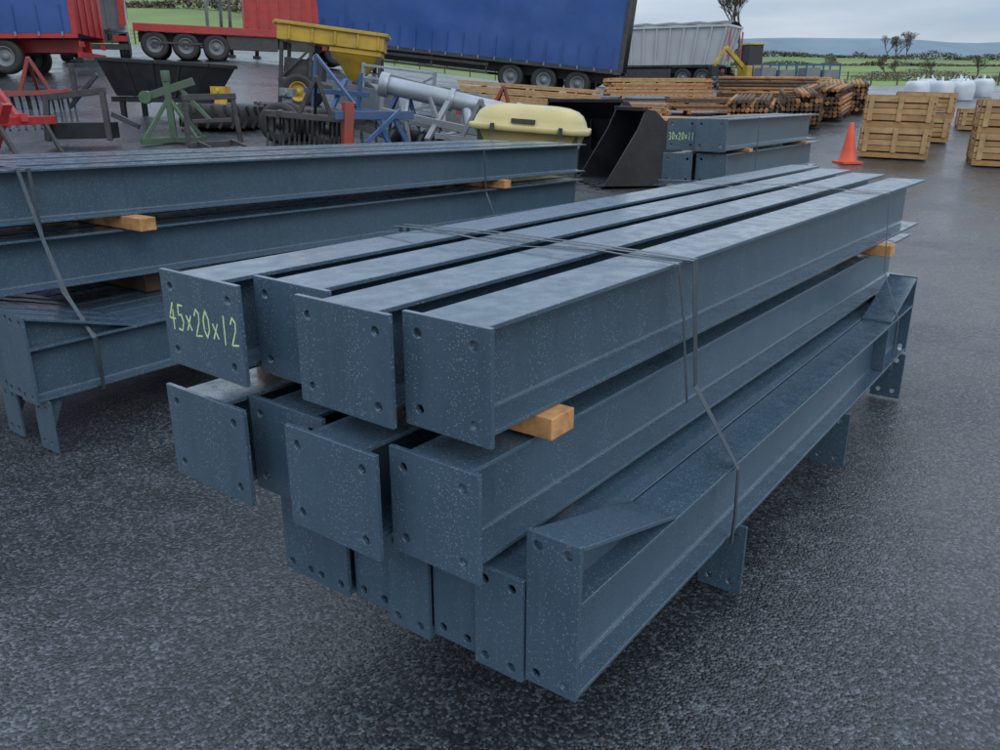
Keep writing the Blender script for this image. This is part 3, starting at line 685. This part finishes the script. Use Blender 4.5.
# loader buckets
def bucket(name,x,y,yaw,w,s=1.0,mat=BLACK,roll=0):
    E=on(name,x,y,yaw,1)
    prof=[(-.55,.02),(.35,0),(.5,.12),(.55,.4),(.42,.75),(.15,1.0),(.02,1.02)]
    prof=[(a*s,b*s) for a,b in prof]
    mb=MB(); t=.03
    def pr(poly,y0,y1):
        n=len(poly); vs=[(p[0],y0,p[1]) for p in poly]+[(p[0],y1,p[1]) for p in poly]
        mb.add(vs,[list(range(n))[::-1],list(range(n,2*n))]+[(i,(i+1)%n,n+(i+1)%n,n+i) for i in range(n)])
    for i in range(len(prof)-1):
        (a,b),(c_,d)=prof[i],prof[i+1]; dn=Vector((d-b,-(c_-a))).normalized()*-t
        pr([(a,b),(c_,d),(c_+dn.x,d+dn.y),(a+dn.x,b+dn.y)],-w/2,w/2)
    side=prof+[(-.1*s,.75*s)]
    pr(side,-w/2-.03,-w/2); pr(side,w/2,w/2+.03)
    mb.bar((.02,-w/2,1.02*s),(.02,w/2,1.02*s),.08,.06)
    for xx in(-.25,.25): pr([(.4*s,.25*s),(.72*s,.2*s),(.75*s,.7*s),(.4*s,.75*s)],xx-.02,xx+.02)
    for k in range(6): mb.box((-.68*s,-w/2+w*k/5-.04,.015),(-.54*s,-w/2+w*k/5+.04,.05),0)
    mb.fin('bucket_shell',mat,E,bevel=.006)
bucket('loader_bucket',2.05,13.6,12,1.3,1.12)
bucket('loader_bucket',1.5,15.4,40,1.8,1.15)
# timber
def pack(name,x,y,yaw,L_,nx,nz,pw,ph,mats,jit=.12,dz=.1,skip=0,round_=False):
    E=on(name,x,y,yaw,L_*.6); mb=MB()
    for lv in(-.35,.35): mb.box((lv*L_-.05,-nx*pw/2,0),(lv*L_+.05,nx*pw/2,dz),0)
    for j in range(nz):
        if j and j%3==0:
            for lv in(-.35,0,.35): mb.box((lv*L_-.03,-nx*pw/2,dz),(lv*L_+.03,nx*pw/2,dz+.03),0,Matrix.Translation((0,0,j*ph)))
            dz+=.03
        for i in range(nx):
            if R()<skip and j>nz-3: continue
            a=-L_/2+U(-jit,jit); b=L_/2+U(-jit,jit); y0=-nx*pw/2+i*pw; z0=dz+j*ph
            m=random.randrange(len(mats))
            if round_: mb.cyl((a,y0+pw/2+U(-.01,.01),z0+ph/2),(b,y0+pw/2+U(-.01,.01),z0+ph/2),pw*.47,n=8,m=m)
            else: mb.box((a,y0+.003,z0+.003),(b,y0+pw-.005+U(-.004,0),z0+ph-.004),m)
    mb.fin('boards',list(mats),E)
TM=(WOOD,WOOD2,WOODP2)
pack('timber_pack',.9,27,-8,4.2,9,8,.12,.06,TM)
pack('timber_pack',3.1,24.5,-14,3.2,9,5,.12,.06,TM)
pack('timber_pack',3.4,20.5,12,2.6,8,4,.13,.07,TM,jit=.4,skip=.4)
pack('timber_pack',5.4,20.9,28,2.4,7,4,.13,.07,(WOOD,WOOD3),jit=.4,skip=.4)
pack('timber_pack',4.0,17.2,28,2.2,8,5,.12,.07,TM,jit=.3,skip=.3)
pack('timber_pack',5.2,18.0,64,2.2,7,4,.12,.07,TM,jit=.3,skip=.3)
pack('timber_pack',6.6,25.5,-5,3.0,9,6,.12,.06,(WOOD2,WOOD3),jit=.2,skip=.3)
pack('fence_post_stack',6.6,22.5,70,2.2,10,6,.11,.10,(WOOD3,WOOD3,WOOD2),round_=True,skip=.3)
pack('fence_post_stack',7.9,22.8,75,2.2,9,7,.11,.10,(WOOD3,WOOD3,WOOD2),round_=True,skip=.3)
pack('fence_post_stack',9.2,24.6,62,2.4,12,7,.11,.10,(WOOD3,WOOD3,WOOD2),round_=True,skip=.3)
pack('fence_post_stack',10.6,26.5,70,2.4,10,7,.11,.10,(WOOD3,WOOD2),round_=True,skip=.3)
pack('fence_post_stack',8.9,29,-10,3.0,12,7,.11,.10,(WOOD3,WOOD2),round_=True,skip=.3)
pack('timber_pack',11.2,34,5,3.2,9,8,.12,.07,(WOODP2,WOOD),jit=.2)
pack('timber_pack',5.8,32,-5,3.6,9,8,.12,.07,TM,jit=.2)
# cone
E=on('traffic_cone',6.62,16.1,10,.5)
mb=MB(); mb.lathe([(.17,.04),(.16,.05),(.12,.27)],24,0); mb.lathe([(.12,.27),(.085,.45)],24,0); mb.lathe([(.085,.45),(.035,.73),(.025,.745),(.001,.745)],24,0)
mb.box((-.2,-.2,0),(.2,.2,.04),0); mb.fin('cone',[ORG],E)
# crates
def crate(mb,x0,y0,z0,w,d,h,core=2):
    for yy in(y0,y0+d/2-.05,y0+d-.1): mb.box((x0,yy,z0),(x0+w,yy+.1,z0+.09),0)
    for i in range(3):
        xx=x0+i*(w-.1)/2; mb.box((xx,y0+.002,z0+.091),(xx+.1,y0+d-.002,z0+.11),1)
    mb.box((x0+.03,y0+.03,z0+.12),(x0+w-.03,y0+d-.03,z0+h-.03),core)
    nb=4; bh=(h-.13)/nb
    for i in range(nb):
        z=z0+.12+i*bh; g_=.012 if i!=2 else .03
        mb.box((x0,y0,z),(x0+w,y0+.022,z+bh-g_),i%2); mb.box((x0,y0+d-.022,z),(x0+w,y0+d,z+bh-g_),i%2)
        mb.box((x0,y0+.023,z),(x0+.022,y0+d-.023,z+bh-g_),(i+1)%2); mb.box((x0+w-.022,y0+.023,z),(x0+w,y0+d-.023,z+bh-g_),(i+1)%2)
    for xx in(x0+.06,x0+w/2-.045,x0+w-.15):
        mb.box((xx,y0-.02,z0+.1),(xx+.09,y0-.001,z0+h-.02),1); mb.box((xx,y0+d+.001,z0+.1),(xx+.09,y0+d+.02,z0+h-.02),1)
    for yy in(y0+.06,y0+d-.15):
        mb.box((x0-.02,yy,z0+.1),(x0-.001,yy+.09,z0+h-.02),0)
    for i in range(6):
        yy=y0+i*d/6; mb.box((x0,yy,z0+h-.022),(x0+w,yy+d/6-.015,z0+h),i%2)
def crates(name,x,y,yaw,w,d,h,n,cols=1):
    E=on(name,x,y,yaw,1.2)
    for k in range(n):
        for q in range(cols):
            mb=MB(); crate(mb,-w/2+U(-.03,.03)+q*(w+.06),-d/2+U(-.03,.03),k*(h+.002),w,d,h); mb.fin('crate_%d'%(k*cols+q+1),[WOODP,WOODP2,WOOD3],E)
crates('wooden_crate_stack',7.9,17.1,-24,1.25,1.15,.58,2)
crates('wooden_crate_stack',9.6,19.6,-24,1.2,1.15,.52,2)
crates('wooden_crate_stack',9.55,15.9,-24,1.25,1.15,.58,2,2)
crates('wooden_crate_stack',12.2,21.6,-24,1.2,1.1,.5,1,3)
# bulk bags
def bag(name,x,y,s=1.0,dz=0):
    E=on(name,x,y,U(0,90),1,dz); mb=MB(); vs=[];fs=[]; nz=7;n=20
    for j in range(nz+1):
        t=j/nz; bul=1+.12*math.sin(math.pi*t)-(.18 if j==nz else 0)
        for i in range(n):
            a=2*math.pi*i/n; cx,cy=math.cos(a),math.sin(a); k=(abs(cx)**4+abs(cy)**4)**-.25
            r=.45*s*k*bul*(1+.09*noise.noise(Vector((cx*2.5,cy*2.5,t*4+x))))
            vs.append((r*cx,r*cy,t*.95*s*(1+.08*noise.noise(Vector((cx,cy,x))))))
    for j in range(nz):
        for i in range(n): fs.append((j*n+i,j*n+(i+1)%n,(j+1)*n+(i+1)%n,(j+1)*n+i))
    fs.append(list(range(nz*n,nz*n+n))); mb.add(vs,fs,0,None,True)
    for sx in(-.3,.3):
        for sy in(-.3,.3): mb.bar((sx*s,sy*s,.9*s),(sx*.6*s,sy*.6*s,1.15*s),.05,.02)
    mb.fin('bag',WHITE,E)
for i,(x,y) in enumerate([(14.4,30),(15.5,30.5),(16.5,31),(16.2,33),(17.6,33.3),(18.6,33.5),(16.9,28.5)]): bag('bulk_bag',x,y,.7)
for (x,y) in((13.8,44),(16.2,44.5)):
    E=on('pallet_rack',x,y,8,1); mb=MB()
    for a in(-.9,0,.9):
        for b in(-.5,.5): mb.bar((a,b,0),(a,b,1.2),.06)
    for z in(.5,1.15):
        for b in(-.5,.5): mb.bar((-.9,b,z),(.9,b,z),.06)
    mb.box((-.85,-.45,.55),(-.1,.45,1.0),1); mb.box((.1,-.45,.55),(.85,.45,.9),1); mb.fin('rack',[BLUEP,GREY],E)
E=on('mini_excavator',13.3,46,190,1.5); mb=MB()
mb.box((-.7,-.6,.5),(.6,.6,1.1),0); mb.box((-.3,-.5,1.1),(.5,.4,2.1),1); mb.box((-.35,-.55,2.1),(.55,.45,2.2),0)
mb.bar((.5,0,1.0),(1.6,0,2.0),.2,.22); mb.bar((1.6,0,2.0),(2.2,0,1.1),.16,.18); mb.prism([(-.25,.6),(.25,.6),(.25,1.1),(-.25,1.1)],2.0,2.4,2)
for sd in(-.55,.55): mb.box((-.9,sd-.15,0),(.9,sd+.15,.45),2)
mb.fin('body',[YEL,GLASS,BLACK],E,bevel=.03)
for (x,y,h,m) in((-14.5,44,7,GALV),(-12.2,40,2.6,DGREY),(-11.2,40.5,2.6,DGREY),(-12.9,41,2.6,DGREY)):
    E=on('lamp_post' if h>5 else 'gate_post',x,y,0,1); mb=MB(); mb.cyl((0,0,0),(0,0,h),.09,.06,n=10)
    if h>5: mb.bar((0,0,h),(1,0,h+.1),.08); mb.box((.8,-.12,h),(1.4,.12,h+.12))
    else: mb.box((-.15,-.15,0),(.15,.15,.12)); mb.box((-.1,-.1,h),(.1,.1,h+.05))
    mb.fin('post',m,E)
# field boundary fence
mb=MB()
px=None
for i in range(60):
    x=-40+i*2.2; y=76+.5*math.sin(i); z=gh(x,y)
    mb.bar((x,y,z-.1),(x,y,z+1.15),.1)
    if px:
        for h_ in(.5,.8,1.08): mb.bar((px[0],px[1],px[2]+h_),(x,y,z+h_),.03)
    px=(x,y,z)
mb.fin('field_fence',WOOD3)
# ---------------- vegetation
def foliage(name,pts,n,size,mats,H,W,gap=.35):
    mb=MB()
    segs=[]; tot=0
    for a,b in zip(pts,pts[1:]): 
        l=math.dist(a,b); segs.append((a,b,l)); tot+=l
    for a,b,l in segs:
        for k in range(int(n*l/tot)):
            t=R(); x=a[0]+(b[0]-a[0])*t; y=a[1]+(b[1]-a[1])*t
            q=noise.noise(Vector((x*.09,y*.09,5)))+.5*noise.noise(Vector((x*.4,y*.4,8)))+gap
            if q<0: q=.02
            hh_=H*(.25+q)
            x+=random.gauss(0,W*.4); y+=random.gauss(0,W*.4)
            z=gh(x,y)+hh_*R()**.8
            s_=size*U(.5,1.3); d1=Vector((U(-1,1),U(-1,1),U(-1,1))).normalized()*s_; d2=d1.orthogonal().normalized()*s_*U(.3,.9)
            p=Vector((x,y,z)); mb.add([p-d1,p+d2*.7,p+d1,p-d2],[(0,1,2,3)],random.randrange(len(mats)))
    return mb.fin(name,list(mats),weld=False)
HD=(pmat('hedge_dark',(.05,.06,.04),.9,var=.3),pmat('hedge_brown',(.11,.085,.06),.9,var=.3),pmat('hedge_green',(.07,.09,.04),.9,var=.3))
HB=(HD[1],pmat('hedge_bare',(.14,.11,.085),.9,var=.3),HD[0])
foliage('hedge',[(30,235),(70,245),(120,240),(190,250)],6000,.42,HD,2.2,1.6,gap=.25)
foliage('hedge',[(22,150),(60,158),(110,150)],3000,.3,HD,.8,.8)
foliage('hedge',[(60,158),(90,240)],1800,.4,HD,1.2,1)
foliage('hedge',[(36,88),(46,86),(60,84)],9000,.09,HB,1.7,1.6,gap=.2)
foliage('hedge',[(-120,110),(-60,118),(-20,112)],6000,.28,HB,1.6,1.2)
foliage('hedge',[(-160,170),(-80,165),(-25,175)],5000,.45,HB,2.0,1.6)
foliage('hedge',[(-60,118),(-75,165)],2500,.35,HB,1.4,1)
foliage('hedge',[(-140,205),(-60,212),(-10,205)],5000,.6,HD,3.5,3)
def tree(name,x,y,h,sp=1.0,depth=6):
    E=empty(name,Matrix.Translation((x,y,gh(x,y)-.1))); mb=MB()
    def br(p,d,l,r,k):
        q=p+d*l; mb.cyl(p,q,r,r*.68,n=6 if k>3 else 3,caps=False)
        if k==0: return
        for i in range(3 if k>1 else 4):
            nd=(d+Vector((U(-1,1),U(-1,1),U(-.35,.7)))*.62*sp).normalized()
            br(p+d*l*U(.65,1),nd,l*U(.62,.82),r*.66,k-1)
    br(Vector((0,0,0)),Vector((0,0,1)),h*.27,h*.018,depth)
    mb.fin('limbs_and_twigs',BARK,E,weld=False)
tree('bare_tree',38.5,142,15); tree('bare_tree',72,160,7,1.2); tree('bare_tree',38,86,3.4,1.1); tree('bare_tree',42,85,3.0,1.3); tree('bare_tree',40,88,2.6,1.3); tree('bare_tree',47,86,3.0,1.3)
tree('bare_tree',88,200,8); tree('bare_tree',58,236,8); tree('bare_tree',104,225,9,1.2); tree('bare_tree',-62,150,8); tree('bare_tree',-46,170,9)
# debris on asphalt
LEAF=pmat('wet_leaf',(.16,.10,.05),.5,var=.4)
mb=MB()
for i in range(110):
    y=1.0+9*R()**1.7; x=U(-.75,.75)*y; s_=U(.003,.010)
    a=U(0,6.28); u=Vector((math.cos(a),math.sin(a),0))*s_; v=Vector((-math.sin(a),math.cos(a),0))*s_*.5; p=Vector((x,y,g(x,y)+.004))
    mb.add([p-u,p-v+Vector((0,0,.002)),p+u,p+v],[(0,1,2,3)])
mb.fin('leaf_litter',LEAF,weld=False)
mb=MB(); mb.hexa([(-.04,-.006,0),(.045,-.004,0),(.04,.006,0),(-.03,.008,0),(-.04,-.004,.006),(.045,-.002,.004),(.04,.004,.004),(-.03,.006,.006)])
mb.fin('wood_splinter',WOOD,matrix=Matrix.Translation((-.001,1.36,.004))@Matrix.Rotation(.3,4,'Z'))
# ---------------- world
w=bpy.data.worlds.new('World'); sc.world=w; w.use_nodes=True; nt=w.node_tree; N=nt.nodes; L=nt.links
for n_ in list(N): N.remove(n_)
out=N.new('ShaderNodeOutputWorld'); sky=N.new('ShaderNodeTexSky'); sky.sky_type='NISHITA'; sky.sun_disc=False
sky.sun_elevation=math.radians(32); sky.sun_rotation=math.radians(150); sky.dust_density=2
b1=N.new('ShaderNodeBackground'); b1.inputs[1].default_value=.1; L.new(sky.outputs[0],b1.inputs[0])
tc=N.new('ShaderNodeTexCoord'); mp=N.new('ShaderNodeMapping'); mp.inputs['Scale'].default_value=(1.2,1.2,7); L.new(tc.outputs['Generated'],mp.inputs[0])
n1=N.new('ShaderNodeTexNoise'); n1.inputs['Scale'].default_value=2.2; n1.inputs['Detail'].default_value=6; L.new(mp.outputs[0],n1.inputs['Vector'])
cr=N.new('ShaderNodeValToRGB'); cr.color_ramp.elements[0].position=.36; cr.color_ramp.elements[0].color=(.44,.55,.70,1); cr.color_ramp.elements[1].position=.64; cr.color_ramp.elements[1].color=(.73,.81,.91,1)
L.new(n1.outputs['Fac'],cr.inputs[0])
sp=N.new('ShaderNodeSeparateXYZ'); L.new(tc.outputs['Generated'],sp.inputs[0])
mr=N.new('ShaderNodeMapRange'); mr.inputs[1].default_value=.05; mr.inputs[2].default_value=.8; mr.inputs[3].default_value=.93; mr.inputs[4].default_value=2.15; L.new(sp.outputs[2],mr.inputs[0])
b2=N.new('ShaderNodeBackground'); L.new(mr.outputs[0],b2.inputs[1]); L.new(cr.outputs[0],b2.inputs[0])
ms=N.new('ShaderNodeMixShader'); ms.inputs[0].default_value=.88; L.new(b1.outputs[0],ms.inputs[1]); L.new(b2.outputs[0],ms.inputs[2]); L.new(ms.outputs[0],out.inputs[0])
sl=bpy.data.lights.new('sun','SUN'); sl.energy=.6; sl.angle=math.radians(25); sl.color=(1,.97,.93)
so=bpy.data.objects.new('sun',sl); sc.collection.objects.link(so)
el=math.radians(32); az=math.radians(150); dv=Vector((math.sin(az)*math.cos(el),math.cos(az)*math.cos(el),math.sin(el)))
so.rotation_euler=dv.to_track_quat('Z','Y').to_euler()
# ---------------- camera
cd=bpy.data.cameras.new('camera'); cd.lens=36*820/1000; cd.sensor_width=36; cd.clip_end=6000; cd.clip_start=.05
co=bpy.data.objects.new('camera',cd); sc.collection.objects.link(co); co.location=(0,0,1.6); co.rotation_euler=(math.radians(90-18.85),0,0)
sc.camera=co
